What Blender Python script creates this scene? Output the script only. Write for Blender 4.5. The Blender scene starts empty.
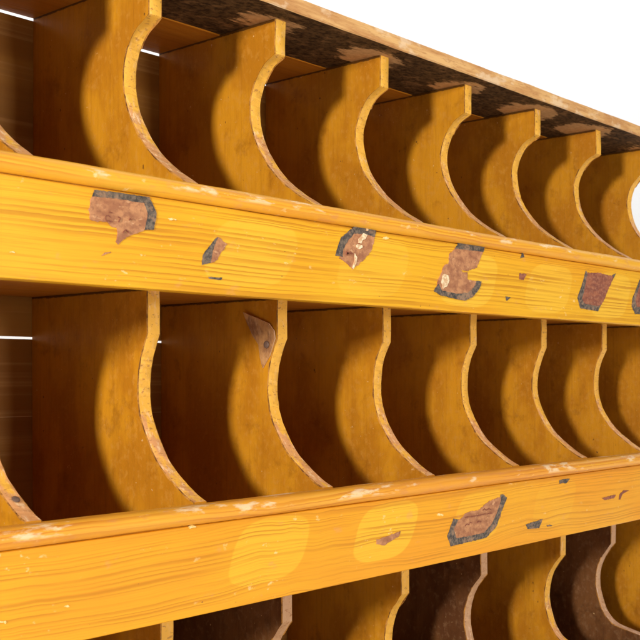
import bpy, bmesh, math, random
from mathutils import Vector, noise as mnoise
from mathutils.geometry import tessellate_polygon
random.seed(7)
sc = bpy.context.scene
C = sc.collection

# ------------------------------------------------------------------ camera
F = 1105.17; TH = math.radians(41.7095)
cam = bpy.data.cameras.new('camera'); co = bpy.data.objects.new('camera', cam); C.objects.link(co)
cam.sensor_width = 36; cam.lens = F / 640 * 36
cam.shift_y = 55 / 640; cam.clip_start = .02; cam.clip_end = 100
co.location = (0, -1, 0); co.rotation_euler = (math.pi / 2, 0, TH - math.pi / 2)
sc.camera = co
cam.dof.use_dof = True; cam.dof.focus_distance = 1.42; cam.dof.aperture_fstop = 22

# ------------------------------------------------------------------ world, lamps, exposure
W = bpy.data.worlds.new('World'); sc.world = W; W.use_nodes = True
W.node_tree.nodes['Background'].inputs[0].default_value = (1, .97, .93, 1)
W.node_tree.nodes['Background'].inputs[1].default_value = .19

def area(name, loc, target, size, power, col=(1, 1, 1), size_y=None):
    l = bpy.data.lights.new(name, 'AREA'); l.energy = power; l.color = col
    l.size = size
    if size_y: l.shape = 'RECTANGLE'; l.size_y = size_y
    o = bpy.data.objects.new(name, l); C.objects.link(o); o.location = loc
    o.rotation_euler = (Vector(target) - Vector(loc)).to_track_quat('-Z', 'Y').to_euler()
    return o
area('side_softbox', (-2.6, -1.2, .52), (1.3, 0, .1), .30, 150, (1, .96, .87), .34)
area('front_softbox', (1.50, -3.6, .36), (1.3, 0, .1), .45, 38, (1, .98, .90))
area('ceiling_softbox', (.9, -2.6, 3.2), (1.2, 0, .1), 1.8, 52, (1, .98, .94))
area('backdrop_softbox', (4.8, .1, 3.3), (5.2, 1.8, 1.0), 9., 135, (1, 1, 1), .5)
sc.view_settings.view_transform = 'Standard'; sc.view_settings.look = 'None'
sc.view_settings.gamma = 1; sc.view_settings.exposure = 0
sc.render.engine = 'CYCLES'
sc.cycles.max_bounces = 8; sc.cycles.diffuse_bounces = 5

# ------------------------------------------------------------------ node helpers
class G:
    def __init__(s, name):
        s.m = bpy.data.materials.new(name); s.m.use_nodes = True
        s.t = s.m.node_tree; s.b = s.t.nodes['Principled BSDF']
        s.o = s.t.nodes.new('ShaderNodeTexCoord').outputs['Object']
        s.rnd = None
    def put(s, sock, v):
        if isinstance(v, bpy.types.NodeSocket): s.t.links.new(v, sock)
        elif isinstance(v, (tuple, list)) and len(v) == 3 and sock.type == 'RGBA': sock.default_value = (*v, 1)
        else: sock.default_value = v
    def math(s, op, a, b=0., c=0., clamp=False):
        n = s.t.nodes.new('ShaderNodeMath'); n.operation = op; n.use_clamp = clamp
        for i, v in enumerate((a, b, c)): s.put(n.inputs[i], v)
        return n.outputs[0]
    def random(s):
        if s.rnd is None: s.rnd = s.t.nodes.new('ShaderNodeObjectInfo').outputs['Random']
        return s.rnd
    def xyz(s, v=None):
        n = s.t.nodes.new('ShaderNodeSeparateXYZ'); s.put(n.inputs[0], v or s.o); return n.outputs
    def vec(s, x, y, z):
        n = s.t.nodes.new('ShaderNodeCombineXYZ')
        for i, v in enumerate((x, y, z)): s.put(n.inputs[i], v)
        return n.outputs[0]
    def map(s, scale=(1, 1, 1), v=None, shift=0.):
        x, y, z = s.xyz(v)
        if shift:
            x = s.math('ADD', x, s.math('MULTIPLY', s.random(), shift))
            z = s.math('ADD', z, s.math('MULTIPLY', s.random(), shift * .7))
        return s.vec(s.math('MULTIPLY', x, scale[0]), s.math('MULTIPLY', y, scale[1]), s.math('MULTIPLY', z, scale[2]))
    def noise(s, v, scale=1., det=3., rough=.55, dist=0.):
        n = s.t.nodes.new('ShaderNodeTexNoise'); s.put(n.inputs['Vector'], v)
        n.inputs['Scale'].default_value = scale; n.inputs['Detail'].default_value = det
        n.inputs['Roughness'].default_value = rough; n.inputs['Distortion'].default_value = dist
        return n.outputs['Fac']
    def ss(s, v, a, b, lo=0., hi=1.):
        n = s.t.nodes.new('ShaderNodeMapRange'); n.interpolation_type = 'SMOOTHSTEP'
        s.put(n.inputs[0], v)
        if a > b: a, b, lo, hi = b, a, hi, lo
        for i, q in zip((1, 2, 3, 4), (a, b, lo, hi)): n.inputs[i].default_value = q
        return n.outputs[0]
    def mix(s, f, a, b, mode='MIX'):
        n = s.t.nodes.new('ShaderNodeMix'); n.data_type = 'RGBA'; n.blend_type = mode
        s.put(n.inputs[0], f); s.put(n.inputs[6], a); s.put(n.inputs[7], b); return n.outputs[2]
    def done(s, col, rough=.5, spec=.4, bump=None, bs=.25, bd=.001, coat=0):
        s.put(s.b.inputs['Base Color'], col); s.put(s.b.inputs['Roughness'], rough)
        s.put(s.b.inputs['Specular IOR Level'], spec)
        if coat: s.b.inputs['Coat Weight'].default_value = coat; s.b.inputs['Coat Roughness'].default_value = .25
        if bump is not None:
            n = s.t.nodes.new('ShaderNodeBump'); s.put(n.inputs['Height'], bump)
            n.inputs['Strength'].default_value = bs; n.inputs['Distance'].default_value = bd
            s.t.links.new(n.outputs[0], s.b.inputs['Normal'])
        return s.m

def rail_material(name, base, line, pale, warm, ghosts, wave=1., seed=0., ghost_amt=1., wear=.5, bead=False):
    g = G(name); x, y, z = g.xyz()
    # flat-sawn rings: height across the board, bent slowly along its length
    low = g.noise(g.vec(g.math('ADD', g.math('MULTIPLY', x, 2.2), seed), 3.1, g.math('MULTIPLY', z, 5.)), 1, 2)
    low2 = g.noise(g.vec(g.math('ADD', g.math('MULTIPLY', x, 3.1), seed + 30), 1.1, g.math('MULTIPLY', z, 3.)), 1, 1)
    mid = g.noise(g.vec(g.math('ADD', g.math('MULTIPLY', x, 11.), seed), 7.7, g.math('MULTIPLY', z, 13.)), 1, 2)
    fine = g.noise(g.vec(g.math('MULTIPLY', x, 60.), seed, g.math('MULTIPLY', z, 60.)), 1, 2)
    v = g.math('ADD', z, g.math('MULTIPLY', g.math('SUBTRACT', low, .5), .060 * wave))
    v = g.math('ADD', v, g.math('MULTIPLY', g.math('MULTIPLY', g.math('SUBTRACT', mid, .5), g.ss(low2, .40, .62, .15, 1.5)), .017 * wave))
    v = g.math('ADD', v, g.math('MULTIPLY', g.math('SUBTRACT', fine, .5), .0009))
    # uneven ring widths
    v2 = g.math('ADD', v, g.math('MULTIPLY', g.noise(g.vec(0., seed + 5, g.math('MULTIPLY', v, 55.)), 1, 2), .030))
    ring = g.math('FRACT', g.math('DIVIDE', v2, .0062))
    late = g.math('MULTIPLY', g.ss(ring, .30, .90), g.ss(ring, 1., .93))
    vary = g.ss(g.noise(g.vec(g.math('MULTIPLY', x, 3.5), seed + 2, g.math('MULTIPLY', v, 45.)), 1, 3), .36, .64)
    late = g.math('MULTIPLY', late, g.math('ADD', g.math('MULTIPLY', vary, .85), .12))
    strk = g.noise(g.vec(g.math('MULTIPLY', x, 9.), seed + 9, g.math('MULTIPLY', v, 620.)), 1, 3)
    big = g.noise(g.vec(g.math('MULTIPLY', x, 3.), seed + 4, g.math('MULTIPLY', z, 9.)), 1, 3)
    col = g.mix(g.ss(big, .35, .68), base, warm)
    # pale shapes where pasted labels kept the varnish off
    gm = None
    for cx, cz, a, b, amt in ghosts:
        dz = g.math('SUBTRACT', z, cz)
        u = g.math('DIVIDE', g.math('SUBTRACT', g.math('SUBTRACT', x, cx), g.math('MULTIPLY', dz, .42)), a)
        w = g.math('DIVIDE', dz, b)
        r = g.math('ADD', g.math('POWER', g.math('ABSOLUTE', u), 3.2), g.math('POWER', g.math('ABSOLUTE', w), 3.2))
        r = g.math('ADD', r, g.math('MULTIPLY', g.math('SUBTRACT', mid, .5), .5))
        m = g.ss(r, 1.10, .90, 0, amt)
        gm = m if gm is None else g.math('MAXIMUM', gm, m)
    if gm is not None: col = g.mix(g.math('MULTIPLY', gm, ghost_amt), col, pale)
    col = g.mix(g.math('MULTIPLY', late, .80), col, line)
    col = g.mix(g.ss(strk, .48, .8, 0, .42), col, line)
    # scuffs and flecks of chipped finish
    fl = g.noise(g.vec(g.math('MULTIPLY', x, 70.), seed, g.math('MULTIPLY', z, 130.)), 1, 4, .6)
    gate = g.ss(g.noise(g.vec(g.math('MULTIPLY', x, 9.), seed + 6, g.math('MULTIPLY', z, 22.)), 1, 2), .50, .64)
    flm = g.math('MULTIPLY', g.ss(fl, .62, .70), gate)
    col = g.mix(g.math('MULTIPLY', flm, wear), col, (.90, .66, .30))
    pk = g.math('MULTIPLY', g.ss(g.noise(g.vec(g.math('MULTIPLY', x, 34.), seed + 1, g.math('MULTIPLY', z, 60.)), 1, 3), .64, .76), .28)
    col = g.mix(pk, col, (.70, .30, .13))
    dk = g.noise(g.vec(g.math('MULTIPLY', x, 95.), seed + 8, g.math('MULTIPLY', z, 160.)), 1, 2)
    col = g.mix(g.ss(dk, .765, .80), col, (.16, .06, .02))
    if bead:
        wn = g.noise(g.vec(g.math('MULTIPLY', x, 16.), g.math('MULTIPLY', y, 60.), g.math('MULTIPLY', z, 60.)), 1, 5, .65)
        up = g.xyz(g.t.nodes.new('ShaderNodeNewGeometry').outputs['Normal'])[2]
        wm = g.math('MULTIPLY', g.ss(wn, .54, .64), g.ss(up, -.5, .2))
        col = g.mix(g.math('MULTIPLY', wm, .75), col, (.88, .68, .42))
        pn = g.noise(g.vec(g.math('MULTIPLY', x, 28.), g.math('MULTIPLY', y, 90.), g.math('MULTIPLY', z, 90.)), 1, 4, .6)
        col = g.mix(g.ss(pn, .55, .68, 0, .4), col, (.62, .24, .08))
    hgt = g.math('SUBTRACT', g.math('MULTIPLY', strk, .5), g.math('MULTIPLY', late, .06))
    hgt = g.math('ADD', hgt, g.math('MULTIPLY', big, 1.5))
    return g.done(col, g.ss(big, .3, .7, .36, .52), .27, hgt, .25, .0012)

def face_material(name, base, dark, streak, raw=(.56, .25, .035), spots=1., gap_line=True):
    g = G(name)
    x, y, z = g.xyz(); r = g.math('MULTIPLY', g.random(), 37.)
    yy = g.math('ADD', y, r)
    cl = g.noise(g.vec(g.math('MULTIPLY', yy, 14.), r, g.math('MULTIPLY', z, 7.)), 1, 4, .6)
    st = g.noise(g.vec(g.math('MULTIPLY', yy, 190.), r, g.math('MULTIPLY', z, 7.)), 1, 4, .6)
    fs = g.noise(g.vec(g.math('MULTIPLY', yy, 620.), r, g.math('MULTIPLY', z, 60.)), 1, 2, .6)
    mo = g.noise(g.vec(g.math('MULTIPLY', yy, 120.), r, g.math('MULTIPLY', z, 95.)), 1, 4, .65)
    col = g.mix(g.ss(cl, .40, .60), base, dark)
    col = g.mix(g.ss(st, .46, .78, 0, .30), col, streak)
    col = g.mix(g.ss(fs, .52, .78, 0, .16), col, streak)
    col = g.mix(g.ss(mo, .50, .70, 0, .5), col, raw)
    sm = g.noise(g.vec(g.math('MULTIPLY', yy, 24.), g.math('ADD', r, 3.), g.math('MULTIPLY', z, 20.)), 1, 5, .7)
    col = g.mix(g.ss(sm, .54, .72, 0, .55), col, streak)
    dn = g.noise(g.vec(g.math('MULTIPLY', yy, 110.), g.math('ADD', r, 9.), g.math('MULTIPLY', z, 80.)), 1, 2, .5)
    col = g.mix(g.ss(dn, .745, .78, 0, .8 * spots), col, (.10, .04, .012))
    sc_ = g.noise(g.vec(g.math('MULTIPLY', yy, 160.), g.math('ADD', r, 15.), g.math('MULTIPLY', z, 160.)), 1, 2, .5)
    col = g.mix(g.ss(sc_, .74, .78, 0, .5 * spots), col, (.80, .52, .24))
    for top in (.4622, .1000, -.2529) if gap_line else ():          # dark gap line painted along the joint under each shelf
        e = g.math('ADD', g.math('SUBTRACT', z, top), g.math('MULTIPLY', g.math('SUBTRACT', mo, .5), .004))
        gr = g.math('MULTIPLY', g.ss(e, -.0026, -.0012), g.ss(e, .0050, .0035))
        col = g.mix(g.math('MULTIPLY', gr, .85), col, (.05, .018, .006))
    h = g.math('ADD', g.math('MULTIPLY', st, .5), g.math('ADD', mo, g.math('MULTIPLY', fs, .3)))
    return g.done(col, g.ss(mo, .3, .7, .36, .52), .18, h, .34, .0014)

def edge_material(name, gold, pink, pale, worn_z=None):
    g = G(name); x, y, z = g.xyz(); r = g.math('MULTIPLY', g.random(), 21.)
    a = g.noise(g.vec(g.math('MULTIPLY', x, 60.), g.math('ADD', g.math('MULTIPLY', y, 25.), r), g.math('MULTIPLY', z, 25.)), 1, 5, .65)
    b = g.noise(g.vec(g.math('MULTIPLY', x, 160.), g.math('ADD', g.math('MULTIPLY', y, 80.), r), g.math('MULTIPLY', z, 80.)), 1, 4, .65)
    d = g.noise(g.vec(g.math('MULTIPLY', x, 150.), g.math('ADD', g.math('MULTIPLY', y, 260.), r), g.math('MULTIPLY', z, 260.)), 1, 3, .6)
    # worn wood, with top light painted in: upward parts of the curve pinker, paler
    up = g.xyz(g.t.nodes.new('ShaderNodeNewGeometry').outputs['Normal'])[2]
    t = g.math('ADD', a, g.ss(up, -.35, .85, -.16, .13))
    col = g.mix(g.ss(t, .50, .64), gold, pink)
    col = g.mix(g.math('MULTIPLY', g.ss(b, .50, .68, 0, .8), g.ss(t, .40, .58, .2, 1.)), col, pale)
    col = g.mix(g.ss(d, .56, .70, 0, .7), col, (.36, .14, .045))
    h = g.math('ADD', b, d)
    return g.done(col, .55, .3, h, .35, .0012)

GOLD = (.80, .40, .045)
ghost2 = [(.924 + .2175 * k, -.2035 - .001 * k, .062, .037, (.6, .75, .4, .2)[k]) for k in range(4)]
ghost1 = [(x_, z_, .068, .040, a_) for x_, z_, a_ in ((.895, .140, .7), (1.115, .14, .55), (1.335, .138, 1.), (1.56, .138, .8), (1.77, .138, 1.), (1.97, .138, .9))]
M = {}
M['rail_a'] = rail_material('yellow pine', (.80, .415, .020), (.48, .175, .008), (.88, .53, .050), (.78, .35, .012), ghost1, .35, 1.3, .55, .6)
M['rail_b'] = rail_material('amber pine', (.79, .365, .013), (.52, .185, .006), (.86, .50, .030), (.78, .315, .013), ghost2, .62, 14.2, .9, .7)
M['rail_c'] = rail_material('amber pine lower', (.86, .37, .02), (.60, .17, .008), (.90, .52, .05), (.84, .31, .022), [], .6, 27.2, .8, .6)
M['bead_a'] = rail_material('worn bead yellow', (.82, .42, .030), (.58, .19, .01), (.9, .6, .1), (.80, .36, .025), [], .3, 3.3, 0, .6, True)
M['bead_b'] = rail_material('worn bead amber', (.80, .38, .035), (.56, .18, .012), (.9, .6, .1), (.76, .31, .03), [], .3, 8.8, 0, .8, True)
M['face'] = face_material('stained divider face', (.58, .245, .012), (.45, .170, .009), (.27, .095, .006))
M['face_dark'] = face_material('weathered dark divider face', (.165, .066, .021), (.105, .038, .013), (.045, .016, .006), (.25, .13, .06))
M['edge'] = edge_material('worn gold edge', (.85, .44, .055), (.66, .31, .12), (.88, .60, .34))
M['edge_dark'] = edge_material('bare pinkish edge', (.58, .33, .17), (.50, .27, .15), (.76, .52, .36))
g = G('frayed arris'); n = g.noise(g.map((90, 60, 50), shift=3.), 1, 5, .7)
M['arris'] = g.done(g.mix(g.ss(n, .36, .62), (.13, .048, .010), (.50, .22, .04)), .7, .15)
M['board'] = face_material('stained shelf board', (.56, .215, .018), (.46, .16, .014), (.28, .085, .008), gap_line=False)
M['back'] = face_material('dark stained back board', (.40, .18, .030), (.28, .11, .016), (.12, .045, .010), (.48, .24, .07), gap_line=False)

# underside of the top board: black-brown stain with bare smears beside every divider tip
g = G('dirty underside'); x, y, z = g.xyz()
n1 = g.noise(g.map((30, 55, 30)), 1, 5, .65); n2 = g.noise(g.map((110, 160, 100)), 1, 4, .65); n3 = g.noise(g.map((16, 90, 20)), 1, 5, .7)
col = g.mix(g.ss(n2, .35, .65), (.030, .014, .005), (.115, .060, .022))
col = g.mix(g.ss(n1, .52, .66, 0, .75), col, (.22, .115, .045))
u = g.math('SUBTRACT', g.math('FRACT', g.math('ADD', g.math('DIVIDE', g.math('SUBTRACT', x, .844 - .02), .2165), 10.5)), .5)
u = g.math('ADD', g.math('MULTIPLY', u, .2165 / .060), 0)
v = g.math('DIVIDE', g.math('SUBTRACT', y, .022), .034)
r = g.math('ADD', g.math('MULTIPLY', u, u), g.math('MULTIPLY', v, v))
r = g.math('ADD', r, g.math('MULTIPLY', g.math('SUBTRACT', n3, .5), 3.2))
r = g.math('ADD', r, g.math('MULTIPLY', g.math('SUBTRACT', n1, .5), 2.0))
lo = g.noise(g.vec(g.math('MULTIPLY', x, 5.3), .4, 2.2), 1, 1)
r = g.math('ADD', r, g.math('MULTIPLY', g.math('SUBTRACT', lo, .5), 4.5))
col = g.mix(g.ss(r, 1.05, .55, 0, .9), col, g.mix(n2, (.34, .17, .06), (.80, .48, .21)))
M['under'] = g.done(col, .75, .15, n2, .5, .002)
# its front edge: sawn, worn, warm tan
g = G('worn board edge'); x, y, z = g.xyz()
n1 = g.noise(g.map((7, 60, 90)), 1, 5, .65); n2 = g.noise(g.map((45, 200, 260)), 1, 4, .65); n3 = g.noise(g.map((22, 40, 40)), 1, 4, .6)
col = g.mix(g.ss(n1, .36, .64), (.70, .41, .16), (.52, .25, .085))
col = g.mix(g.ss(n2, .48, .70, 0, .7), col, (.42, .18, .06))
col = g.mix(g.ss(n3, .54, .66, 0, .6), col, (.78, .58, .38))
M['topedge'] = g.done(col, .6, .3, n2, .4, .001)

g = G('brown label paper'); n1 = g.noise(g.map((180, 180, 180)), 1, 5, .7); n2 = g.noise(g.map((50, 50, 90)), 1, 4, .6)
col = g.mix(g.ss(n2, .36, .64), (.52, .245, .115), (.34, .140, .070))
col = g.mix(g.ss(n1, .46, .68, 0, .6), col, (.24, .095, .055))
n3 = g.noise(g.map((90, 90, 150)), 1, 3, .6)
M['paper'] = g.done(g.mix(g.ss(n3, .60, .72, 0, .55), col, (.72, .42, .22)), .8, .15, n1, .6, .0008)
g = G('red brown label paper'); n1 = g.noise(g.map((180, 180, 180)), 1, 5, .7); n2 = g.noise(g.map((40, 40, 130)), 1, 4, .6)
col = g.mix(g.ss(n2, .36, .64), (.33, .115, .062), (.20, .065, .045))
M['paper_red'] = g.done(g.mix(g.ss(n1, .46, .70, 0, .6), col, (.46, .22, .13)), .8, .15, n1, .6, .0008)
g = G('slate label border'); n1 = g.noise(g.map((220, 220, 220)), 1, 4, .7); n4 = g.noise(g.map((45, 45, 60)), 1, 4, .7)
M['border'] = g.done(g.mix(g.ss(n4, .50, .64, 0, .8), g.mix(g.ss(n1, .36, .68), (.055, .048, .045), (.20, .150, .110)), (.34, .20, .12)), .75, .2, n1, .5, .0006)
g = G('dried cream paint'); n1 = g.noise(g.map((200, 200, 200)), 1, 4, .7)
M['paint'] = g.done(g.mix(g.ss(n1, .38, .60), (.62, .36, .18), (.84, .70, .46)), .5, .4)
g = G('pale chipped finish'); n1 = g.noise(g.map((300, 300, 500)), 1, 4, .7)
M['chip'] = g.done(g.mix(g.ss(n1, .42, .58), (.84, .50, .10), (.86, .68, .34)), .5, .3)
g = G('faded ink'); M['ink'] = g.done((.24, .085, .055), .8, .1)
g = G('torn veneer'); n1 = g.noise(g.map((60, 60, 40)), 1, 5, .65); n2 = g.noise(g.map((300, 300, 60)), 1, 3, .6)
col = g.mix(g.ss(n1, .38, .62), (.50, .25, .09), (.27, .12, .05))
M['scrap'] = g.done(g.mix(g.ss(n2, .5, .75, 0, .5), col, (.58, .36, .20)), .7, .2, n1, .6, .003)
g = G('rusted nail'); n1 = g.noise(g.map((400, 400, 400)), 1, 4, .6)
M['nail'] = g.done(g.mix(n1, (.09, .05, .035), (.20, .12, .09)), .6, .4, n1, .5, .0006)
g = G('white paper backdrop'); M['white'] = g.done((.93, .93, .935), .9, .1)
g = G('dark gap'); M['gap'] = g.done((.05, .025, .01), .9, .1)

# ------------------------------------------------------------------ mesh helpers
def link(name, bm, mats, parent=None, smooth=False):
    bmesh.ops.recalc_face_normals(bm, faces=bm.faces)
    me = bpy.data.meshes.new(name); bm.to_mesh(me); bm.free()
    for m in (mats if isinstance(mats, (list, tuple)) else [mats]): me.materials.append(m)
    if smooth:
        for p in me.polygons: p.use_smooth = True
    o = bpy.data.objects.new(name, me); C.objects.link(o)
    if parent: o.parent = parent
    return o
def box(bm, x0, x1, y0, y1, z0, z1, mi=0):
    vs = [bm.verts.new((x, y, z)) for x in (x0, x1) for y in (y0, y1) for z in (z0, z1)]
    for q in ((0, 1, 3, 2), (4, 6, 7, 5), (0, 4, 5, 1), (2, 3, 7, 6), (0, 2, 6, 4), (1, 5, 7, 3)):
        f = bm.faces.new([vs[i] for i in q]); f.material_index = mi
def extrude_x(bm, prof, x0, x1, n, jit=0., seed=0., closed=True):
    rings = []
    for i in range(n + 1):
        x = x0 + (x1 - x0) * i / n; r = []
        for j, (y, z) in enumerate(prof):
            a = mnoise.noise((x * 9, y * 60 + seed, z * 60)) + .5 * mnoise.noise((x * 42, y * 120 + seed, z * 120))
            b = mnoise.noise((x * 9, y * 60 + seed + 50, z * 60)) + .5 * mnoise.noise((x * 42, y * 120 + seed + 50, z * 120))
            r.append(bm.verts.new((x, y + jit * a, z + jit * b)))
        rings.append(r)
    m = len(prof)
    for i in range(n):
        for j in range(m):
            k = (j + 1) % m
            bm.faces.new((rings[i][j], rings[i + 1][j], rings[i + 1][k], rings[i][k]))
    bm.faces.new(rings[0]); bm.faces.new(rings[-1])
def catmull(pts, n=7):
    out = []
    for i in range(len(pts) - 1):
        p0 = pts[max(i - 1, 0)]; p1 = pts[i]; p2 = pts[i + 1]; p3 = pts[min(i + 2, len(pts) - 1)]
        for k in range(n):
            t = k / n
            out.append(tuple(.5 * (2 * b + (c - a) * t + (2 * a - 5 * b + 4 * c - d) * t * t + (-a + 3 * b - 3 * c + d) * t ** 3)
                       for a, b, c, d in zip(p0, p1, p2, p3)))
    out.append(pts[-1]); return out

XL, XR = .15, 2.150
YB = .233; YF = -.100; YRB = -.079      # back, rail front, rail back
cab = bpy.data.objects.new('pigeonhole_cabinet', None); C.objects.link(cab)
cab.location = (0, 0, -.66)
cab['label'] = 'old honey pine pigeonhole cabinet with scooped dividers and torn labels on its rails'
cab['category'] = 'cabinet'
# children are written in room coordinates; the handle sits at the cabinet's foot
def child(o, parent=cab):
    o.parent = parent
    if parent is cab: o.matrix_parent_inverse.translation = Vector((0, 0, .66))
    return o

# ------------------------------------------------------------------ shelves, back, top
def board(name, x0, x1, y0, y1, z0, z1, mat, jit=.0004, seed=0.):
    bm = bmesh.new(); c = .0012
    extrude_x(bm, [(y0 + c, z0), (y1, z0), (y1, z1), (y0 + c, z1), (y0, z1 - c), (y0, z0 + c)], x0, x1, 60, jit, seed)
    return child(link(name, bm, mat))
board('shelf_board', XL, XR, YRB + .001, YB - .0005, .1010, .1160, M['board'], 0)
board('shelf_board', XL, XR, YRB + .001, YB - .0005, -.2520, -.2370, M['board'], 0)
board('shelf_board', XL, XR, YRB + .001, YB - .0005, -.6100, -.5950, M['board'], 0)
board('ceiling_board', XL, XR, .1045, YB - .0005, .4628, .4700, M['board'], 0)
bm = bmesh.new(); c = .0016
extrude_x(bm, [(-.036 + c, .4640), (.104, .4640), (.104, .4840), (-.036 + c, .4840), (-.036, .4840 - c), (-.036, .4640 + c)], XL - .01, XR + .012, 260, .0007, 4.)
bm.normal_update()
for f in bm.faces:
    ys = [v.co.y for v in f.verts]
    if max(ys) < -.03: f.material_index = 1
child(link('top_board', bm, [M['under'], M['topedge']]))
bm = bmesh.new(); box(bm, XL - .01, XR + .012, .1045, .25, .4705, .4838); child(link('top_board', bm, M['topedge']))
# back boards, with the open cracks between them
for z0, z1 in ((.0495, .4594), (-.3000, .0462), (-.6600, -.3025)):
    bm = bmesh.new(); box(bm, XL, XR - .0205, YB, YB + .007, z0, z1); child(link('back_board', bm, M['back']))
# foot below the third row (under the frame)
bm = bmesh.new(); box(bm, XL, XR, -.07, YB - .001, -.660, -.6105); child(link('plinth', bm, M['rail_c']))

# ------------------------------------------------------------------ rails with their bead
rails = []
for z0, z1, mr, mb, sd in ((.0900, .2080, 'rail_a', 'bead_a', 0.), (-.2620, -.1420, 'rail_b', 'bead_b', 11.), (-.6180, -.4960, 'rail_c', 'bead_b', 23.)):
    bm = bmesh.new(); c = .0009
    zt = z1 - .0215
    extrude_x(bm, [(YF + c, z0), (YRB, z0), (YRB, z1 - .0045), (YF + .0035, z1 - .0045), (YF + .0035, zt), (YF + c, zt), (YF, zt - c), (YF, z0 + c)], XL, XR, 240, .00028, sd)
    rail = child(link('front_rail', bm, M[mr])); rails.append(rail)
    prof = [(YRB - .0005, z1 - .0040), (YRB - .0005, z1 - .001)]
    cy, cz, ry, rz = YF + .0015, z1 - .0102, .0125, .0102
    for k in range(13):
        a = math.radians(80 + k * 190 / 12)
        prof.append((cy + ry * math.cos(a), cz + rz * math.sin(a)))
    prof += [(YF + .0030, z1 - .0204), (YF + .0030, z1 - .0040)]
    bm = bmesh.new(); extrude_x(bm, prof, XL, XR + .001, 330, .00055, sd + 3)
    b = link('bead_moulding', bm, M[mb], smooth=True); b.parent = rail
    m = b.modifiers.new('split', 'EDGE_SPLIT'); m.split_angle = math.radians(50)

# ------------------------------------------------------------------ dividers
P1 = [(.023, .407), (.038, .388), (.0465, .363), (.0450, .336), (.036, .308), (.020, .283), (-.002, .259), (-.032, .236), (-.056, .2215), (-.079, .2075)]
P2 = [(.010, .027), (.0165, .002), (.0175, -.028), (.0110, -.055), (-.003, -.081), (-.019, -.1015), (-.042, -.120), (-.064, -.1345), (-.079, -.1415)]
P3 = [(.016, -.346), (.0275, -.370), (.0325, -.400), (.0285, -.430), (.016, -.460), (-.004, -.4795), (-.036, -.4885), (-.064, -.494), (-.079, -.4955)]
ROW = {1: (P1, (.0, .419), .4636, .1163, .1), 2: (P2, (.0, .048), .1006, -.2367, -.1), 3: (P3, (.0, -.325), -.2523, -.5947, -.1)}
def divider_mesh(row, x1, t, seed, mats, over=0.):
    P, corner, top, floor, _ = ROW[row]
    if row == 3 and x1 == XR: P = [(y * .2 if y > 0 else y * .7 - .024 * min(1, -y / .02), z) for y, z in P]
    front = [(0, top), (0, (top + corner[1]) / 2 + .004), (0, (top + corner[1]) / 2 - .008), corner] + catmull([corner] + P, 10)[1:]
    front = [(y + .0016 * mnoise.noise((z * 22 + seed * 7, seed, 0)) + .0005 * mnoise.noise((z * 120, seed, 3)) * (1 if y > -.06 else 0), z) for y, z in front]
    outline = front + [(-.0785, floor), (YB - .0006, floor), (YB - .0006, top)]
    x0 = x1 - t; c = .0014; n = len(outline); nf = len(front)
    def off(i, d):
        if i == 0: return (outline[0][0] + d, outline[0][1])
        if i >= nf: return outline[i]
        a = Vector(outline[max(i - 1, 0)]); b = Vector(outline[min(i + 1, nf - 1)]); tg = (b - a).normalized()
        nn = Vector((-tg.y, tg.x))
        if nn.x < 0 and abs(nn.x) > .2 or (nn.y > 0): nn = -nn if nn.x < 0 or nn.y > .5 else nn
        return (outline[i][0] + nn.x * d, outline[i][1] + nn.y * d)
    bm = bmesh.new(); A = []; B = []; B2 = []; A2 = []
    lean = .0020 * mnoise.noise((seed * 3.1, 1, 2))
    for i, (y, z) in enumerate(outline):
        d = c * (.35 + 1.6 * abs(mnoise.noise((z * 55, y * 55, seed))))
        ya, za = off(i, d)
        xa = lean * (z - top) / .25
        k = c if i < nf else 0
        A.append(bm.verts.new((x0 + xa, ya, za)))
        B.append(bm.verts.new((x0 + xa + k, y, z)) if k else A[-1])
        A2.append(bm.verts.new((x1 + xa, ya, za)))
        B2.append(bm.verts.new((x1 + xa - k, y, z)) if k else A2[-1])
    for i in range(n):
        j = (i + 1) % n
        def quad(p, q, mi):
            vs = []
            for v in (p[i], p[j], q[j], q[i]):
                if v not in vs: vs.append(v)
            if len(vs) > 2:
                f = bm.faces.new(vs); f.material_index = mi
        mi = 1 if i < nf - 1 else 0
        quad(B, B2, mi)
        if i < nf or j == 0:
            quad(A, B, 2); quad(B2, A2, 2)
    # side faces: a strip between the scooped front and the straight back
    for side in (A, A2):
        sx = side is A
        for i in range(nf):
            bk_z = outline[i][1]
            side.append(bm.verts.new((side[i].co.x, YB - .0006, bk_z)) if 0 < i < nf else side[n - 1])
        for i in range(nf - 1):
            vs = [side[i], side[i + 1], side[n + i + 1], side[n + i]]
            bm.faces.new(vs)
        bm.faces.new([side[nf - 1], side[nf], side[nf + 1], side[n + nf - 1]])
    for f in bm.faces: f.smooth = f.material_index > 0
    o = link('divider', bm, mats)
    m = o.modifiers.new('split', 'EDGE_SPLIT'); m.split_angle = math.radians(28)
    return o
XS = {1: [.170 + .001, .410, .626, .844, 1.055, 1.274, 1.489, 1.704, 1.926, XR],
      2: [.171, .408, .625, .8415, 1.0585, 1.279, 1.504, 1.725, 1.950, XR + .0],
      3: [.171, .430, .655, .862, 1.068, 1.324, 1.536, 1.792, 1.987, XR]}
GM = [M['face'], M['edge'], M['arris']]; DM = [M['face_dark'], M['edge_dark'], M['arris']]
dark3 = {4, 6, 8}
divs = {}
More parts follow.
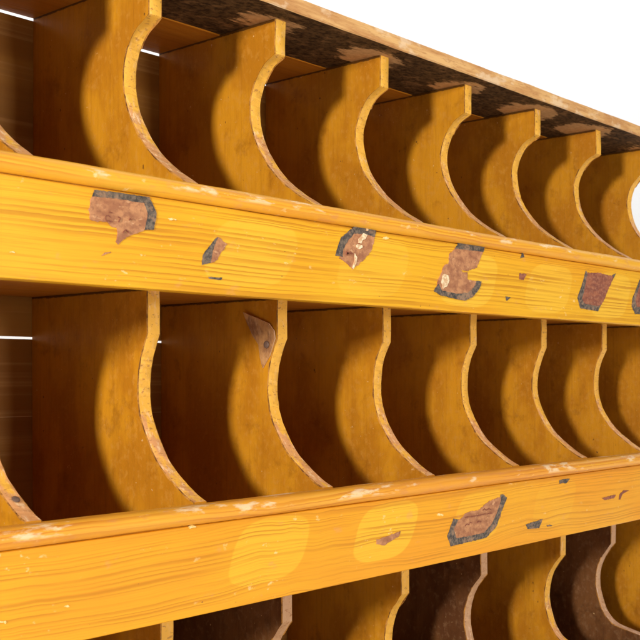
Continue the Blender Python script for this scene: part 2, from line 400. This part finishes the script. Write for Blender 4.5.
for row in (1, 2, 3):
    for i, x in enumerate(XS[row]):
        t = .0205 if i not in (0, 9) else .021
        if row == 2: t = .0200
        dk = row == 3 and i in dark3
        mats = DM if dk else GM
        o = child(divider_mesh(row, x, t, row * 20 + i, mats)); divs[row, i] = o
        o['group'] = 'scooped dividers of the pigeonholes'
        if dk: o['label'] = 'dark weathered divider with a bare pinkish edge'
        elif i in (0, 9): o.name = 'end_panel'

# ------------------------------------------------------------------ torn veneer scrap with its nail, on a middle-row divider
d = divs[2, 4]; xs = 1.0585 - .0200
def plate(name, pts, th, mat, bend, parent):
    bm = bmesh.new(); k = len(pts)
    cy = sum(p[0] for p in pts) / k; cz = sum(p[1] for p in pts) / k
    fr = []; bk = []
    dense = []
    for a, b in zip(pts, pts[1:] + pts[:1]):
        for s in range(5):
            t = s / 5; y = a[0] + (b[0] - a[0]) * t; z = a[1] + (b[1] - a[1]) * t
            dense.append((y + .0006 * mnoise.noise((y * 300, z * 300, 0)), z + .0008 * mnoise.noise((y * 300, z * 300, 5))))
    for y, z in dense:
        l = bend(y, z); fr.append(bm.verts.new((xs - l - th, y, z))); bk.append(bm.verts.new((xs - l, y, z)))
    cf = bm.verts.new((xs - bend(cy, cz) - th * 1.2, cy, cz)); n = len(dense)
    for i in range(n):
        j = (i + 1) % n
        bm.faces.new((fr[i], fr[j], cf)); f = bm.faces.new((fr[i], bk[i], bk[j], fr[j])); f.material_index = 1
    bm.faces.new(bk)
    o = link(name, bm, mat); o.parent = parent; return o
scr = plate('torn_scrap', [(.0539, .0834), (.030, .0745), (.0107, .067), (.0030, .0576), (.0020, .0484), (.012, .026), (.0249, .0091), (.0301, .0231), (.0327, .0398), (.042, .0512), (.049, .068)],
            .0018, [M['scrap'], M['edge_dark']], lambda y, z: .0006 + .11 * max(0, z - .045) * (1 + 16 * y), d)
def disc(name, cx, cy, cz, r, nrm, mat, parent):
    bm = bmesh.new(); bmesh.ops.create_uvsphere(bm, u_segments=16, v_segments=8, radius=1)
    for v in bm.verts: v.co.z *= .30
    q = Vector(nrm).to_track_quat('Z', 'Y')
    for v in bm.verts: v.co = q @ (v.co * r) + Vector((cx, cy, cz))
    o = link(name, bm, mat, smooth=True); o.parent = parent; return o
disc('nail', xs - .0040, .0164, .0399, .0050, (-1, 0, 0), M['nail'], d)
# nail head let into the worn front edge of the nearest middle-row divider
disc('nail', .6160, -.0480, -.1228, .0045, (0, -.55, .83), M['nail'], divs[2, 2])

# ------------------------------------------------------------------ what is left of the pasted labels (metres along / up the rails)
CX, HY = 320., 375.
def on_rail(px, py, y=YF):
    rx = (px - CX) / F; rz = -(py - HY) / F
    dx = math.cos(TH) + math.sin(TH) * rx; dy = math.sin(TH) - math.cos(TH) * rx
    t = (y + 1) / dy; return (dx * t, rz * t)
def patch(bm, pts, depth, mi, ragged=.0007, seed=0.):
    out = []
    for a, b in zip(pts, pts[1:] + pts[:1]):
        L = math.dist(a, b); k = max(1, int(L / .0022))
        for s in range(k):
            t = s / k; x = a[0] + (b[0] - a[0]) * t; z = a[1] + (b[1] - a[1]) * t
            out.append((x + ragged * mnoise.noise((x * 260, z * 260, seed)), z + ragged * mnoise.noise((x * 260, z * 260, seed + 9))))
    fr = [bm.verts.new((x, YF - depth, z)) for x, z in out]; bk = [bm.verts.new((x, YF + .0004, z)) for x, z in out]
    for a, b, c in tessellate_polygon([[Vector((x, z, 0)) for x, z in out]]):
        for side in (fr, bk):
            q = bm.faces.new((side[a], side[b], side[c])); q.material_index = mi
    for i in range(len(out)):
        j = (i + 1) % len(out); q = bm.faces.new((fr[i], fr[j], bk[j], bk[i])); q.material_index = mi
def remnant(ri, ox, oy, s, pieces, mats, label=None, name='label_remnant'):
    bm = bmesh.new()
    for k, (mi, pts) in enumerate(pieces):
        patch(bm, [on_rail(ox + a / s, oy + b / s) for a, b in pts], .00075 + .00025 * k, mi, .0017 if mi == 0 else .0010, k + ox)
    o = link(name, bm, mats); o.parent = rails[ri]
    if label: o['label'] = label
    return o
def stroke(cx, cy, pts, w=.35):      # a pen stroke in photo-sized units as a thin ribbon outline
    a = [(x, y - w) for x, y in pts]; b = [(x, y + w) for x, y in reversed(pts)]
    return [(cx + x, cy + y) for x, y in a + b]
PB = [M['paper'], M['border'], M['paint'], M['ink']]; RB = [M['paper_red'], M['border'], M['paint'], M['ink']]
ink = lambda cx, cy, pts, w=4: (3, stroke(cx, cy, pts, w))
remnant(0, 80, 180, 8, [
    (0, [(100, 120), (530, 170), (570, 270), (540, 395), (515, 402), (455, 425), (370, 455), (330, 490), (300, 515), (285, 495), (300, 450), (295, 385), (245, 370), (215, 335), (120, 330), (80, 320), (70, 240), (80, 160)]),
    (1, [(115, 80), (300, 100), (550, 138), (612, 270), (585, 400), (515, 400), (540, 270), (510, 185), (300, 150), (95, 132)]),
    ink(195, 305, [(0, 0), (8, -18), (30, -20), (45, -5)]), ink(195, 305, [(0, 0), (12, 20), (35, 18), (45, 30), (58, 24)]),
    ink(232, 262, [(-10, 0), (4, -5), (18, 2)], 3), ink(300, 310, [(0, -12), (16, -6), (14, 12), (2, 26)], 3.2), ink(385, 320, [(0, 0), (8, -12), (18, 0), (30, -8)], 2.6),
    ink(335, 410, [(0, 8), (20, -6), (45, 2), (50, 14)], 3.2)], PB, 'large torn brown label remnant with slate border and faint writing')
remnant(0, 80, 180, 8, [(0, [(160, 600), (200, 580), (245, 568), (242, 584), (175, 606)])], PB, name='label_fleck')
remnant(0, 190, 220, 8, [
    (0, [(215, 135), (235, 142), (255, 150), (262, 172), (295, 192), (265, 235), (235, 275), (220, 320), (160, 345), (150, 300), (180, 200)]),
    (1, [(200, 150), (220, 136), (185, 220), (160, 342), (90, 360), (100, 280)])], PB, 'small leaf-shaped brown and slate label remnant')
remnant(0, 190, 220, 8, [(1, [(145, 455), (255, 462), (250, 478), (150, 470)])], PB, name='label_fleck')
remnant(0, 320, 210, 8, [
    (0, [(265, 180), (435, 200), (430, 260), (400, 340), (350, 400), (300, 440), (255, 470), (215, 430), (150, 385), (160, 365), (190, 250)]),
    (1, [(275, 132), (445, 165), (435, 215), (350, 190), (270, 190), (215, 250), (180, 320), (180, 375), (120, 365), (165, 220)]),
    (2, [(365, 140), (385, 150), (378, 170), (360, 168)]), (2, [(340, 185), (372, 200), (360, 230), (330, 245), (325, 270), (302, 262), (305, 230)]),
    (2, [(290, 275), (330, 280), (335, 300), (310, 315), (280, 300)]), (2, [(272, 350), (288, 380), (280, 430), (262, 470), (256, 462), (268, 400)]),
    ink(205, 345, [(0, 12), (0, -8), (12, -8), (14, 12)], 3), ink(228, 345, [(0, 0), (10, -8), (12, 8), (24, 4)], 3)], PB, 'six-sided brown label remnant with slate border and cream paint drips')
remnant(0, 420, 230, 5.333, [
    (0, [(200, 85), (340, 100), (325, 140), (300, 200), (250, 220), (215, 214), (150, 185), (155, 130)]),
    (1, [(205, 68), (345, 85), (335, 118), (300, 112), (250, 108), (185, 98)]),
    (0, [(130, 182), (170, 186), (200, 205), (228, 226), (250, 225), (250, 262), (315, 278), (300, 310), (260, 350), (200, 352), (110, 335), (82, 320), (95, 270)]),
    (1, [(72, 325), (95, 285), (112, 322), (190, 340), (250, 335), (285, 305), (298, 272), (325, 275), (315, 312), (280, 355), (235, 378), (110, 350)]),
    (2, [(118, 235), (145, 240), (152, 270), (140, 300), (118, 312), (108, 280)])], PB, 'double brown label remnant in two joined pieces with a cream paint blot')
for pts in ([(545, 118), (555, 145), (533, 150)], [(530, 230), (565, 235), (550, 268), (528, 262)], [(455, 355), (482, 360), (460, 378)]):
    remnant(0, 420, 230, 5.333, [(1 if pts[0][1] != 230 else 0, pts)], RB, name='label_fleck')
remnant(0, 560, 250, 8, [
    (0, [(215, 180), (240, 185), (310, 180), (370, 200), (415, 205), (440, 192), (390, 300), (350, 400), (310, 470), (180, 450), (160, 380), (190, 260)]),
    (1, [(205, 165), (215, 182), (195, 300), (172, 395), (195, 430), (300, 450), (325, 435), (300, 490), (160, 465), (138, 385), (180, 260)]),
    (1, [(415, 203), (442, 188), (425, 225)])], RB, 'dark red-brown label remnant narrowing downwards')
remnant(0, 560, 250, 8, [
    (0, [(635, 240), (760, 262), (745, 400), (690, 495), (600, 495), (580, 420)]),
    (1, [(635, 240), (645, 245), (600, 400), (612, 455), (700, 465), (692, 512), (600, 512), (572, 450), (578, 390)])], RB, 'dark red-brown label remnant nearest the far end of the upper rail')
remnant(1, 430, 480, 7.11, [
    (0, [(505, 115), (500, 260), (460, 320), (390, 395), (170, 440), (150, 400), (175, 290), (225, 270), (250, 235), (290, 222), (340, 215), (420, 150)]),
    (1, [(500, 105), (515, 100), (545, 125), (490, 260), (470, 330), (395, 410), (145, 470), (120, 400), (165, 275), (200, 280), (165, 350), (185, 415), (380, 375), (430, 320), (470, 240), (500, 150)]),
    ink(245, 325, [(0, 0), (14, -14), (30, -6), (34, -24), (50, -20)], 4), ink(370, 215, [(0, 0), (12, -10), (26, -2), (45, -12), (60, -4)], 3.5), ink(245, 262, [(0, 4), (60, -4), (130, -18), (190, -28)], 2.5),
    ink(330, 300, [(0, 0), (14, -8), (26, -2)], 3)], PB, 'slanting brown label remnant with slate border and faint writing')
remnant(1, 340, 500, 8, [(0, [(290, 315), (350, 300), (480, 250), (475, 285), (400, 330), (355, 362), (290, 355)])], PB, 'thin brown label scrap inside a pale patch')
for mi, pts in ((1, [(208, 55), (232, 48), (265, 45), (245, 72), (228, 68), (210, 74)]), (1, [(30, 290), (120, 260), (100, 310), (40, 315)]), (1, [(140, 293), (172, 293), (165, 300), (145, 302)]),
                (0, [(435, 150), (510, 130), (500, 150), (450, 160)]), (3, [(525, 158), (530, 130), (550, 108), (580, 108), (545, 128), (533, 158)])):
    remnant(1, 520, 470, 5.333, [(mi, pts)], RB, name='label_fleck')
# drips of cream paint on the bare wood
for ri, px, py, a, b in ((0, 172, 219, 5, 1.6), (0, 385, 238, 4, 1.2), (1, 192, 527, 4, 1.4), (1, 2, 622, 4, 1.6), (1, 67, 606, 2, .9), (1, 440, 515, 4, 1.2), (0, 12, 253, 2.2, .8)):
    pts = [(px + a * math.cos(t * .785) * random.uniform(.7, 1.2), py + b * math.sin(t * .785) * random.uniform(.7, 1.2)) for t in range(8)]
    remnant(ri, 0, 0, 1, [(0, pts)], [M['chip']], name='paint_fleck')

# ------------------------------------------------------------------ studio backdrop: floor swept up into a wall
bm = bmesh.new(); prof = [(-6., -.661), (1.0, -.661)]
for k in range(1, 9):
    a = k * math.pi / 16; prof.append((1.0 + .8 * math.sin(a), -.661 + .8 * (1 - math.cos(a))))
prof.append((1.8, 4.5))
r0 = [bm.verts.new((-5, y, z)) for y, z in prof]; r1 = [bm.verts.new((12, y, z)) for y, z in prof]
for i in range(len(prof) - 1): bm.faces.new((r0[i], r0[i + 1], r1[i + 1], r1[i]))
o = link('studio_backdrop', bm, M['white'], smooth=True)
o['kind'] = 'structure'; o['label'] = 'plain white studio backdrop behind the cabinet'; o['category'] = 'backdrop'
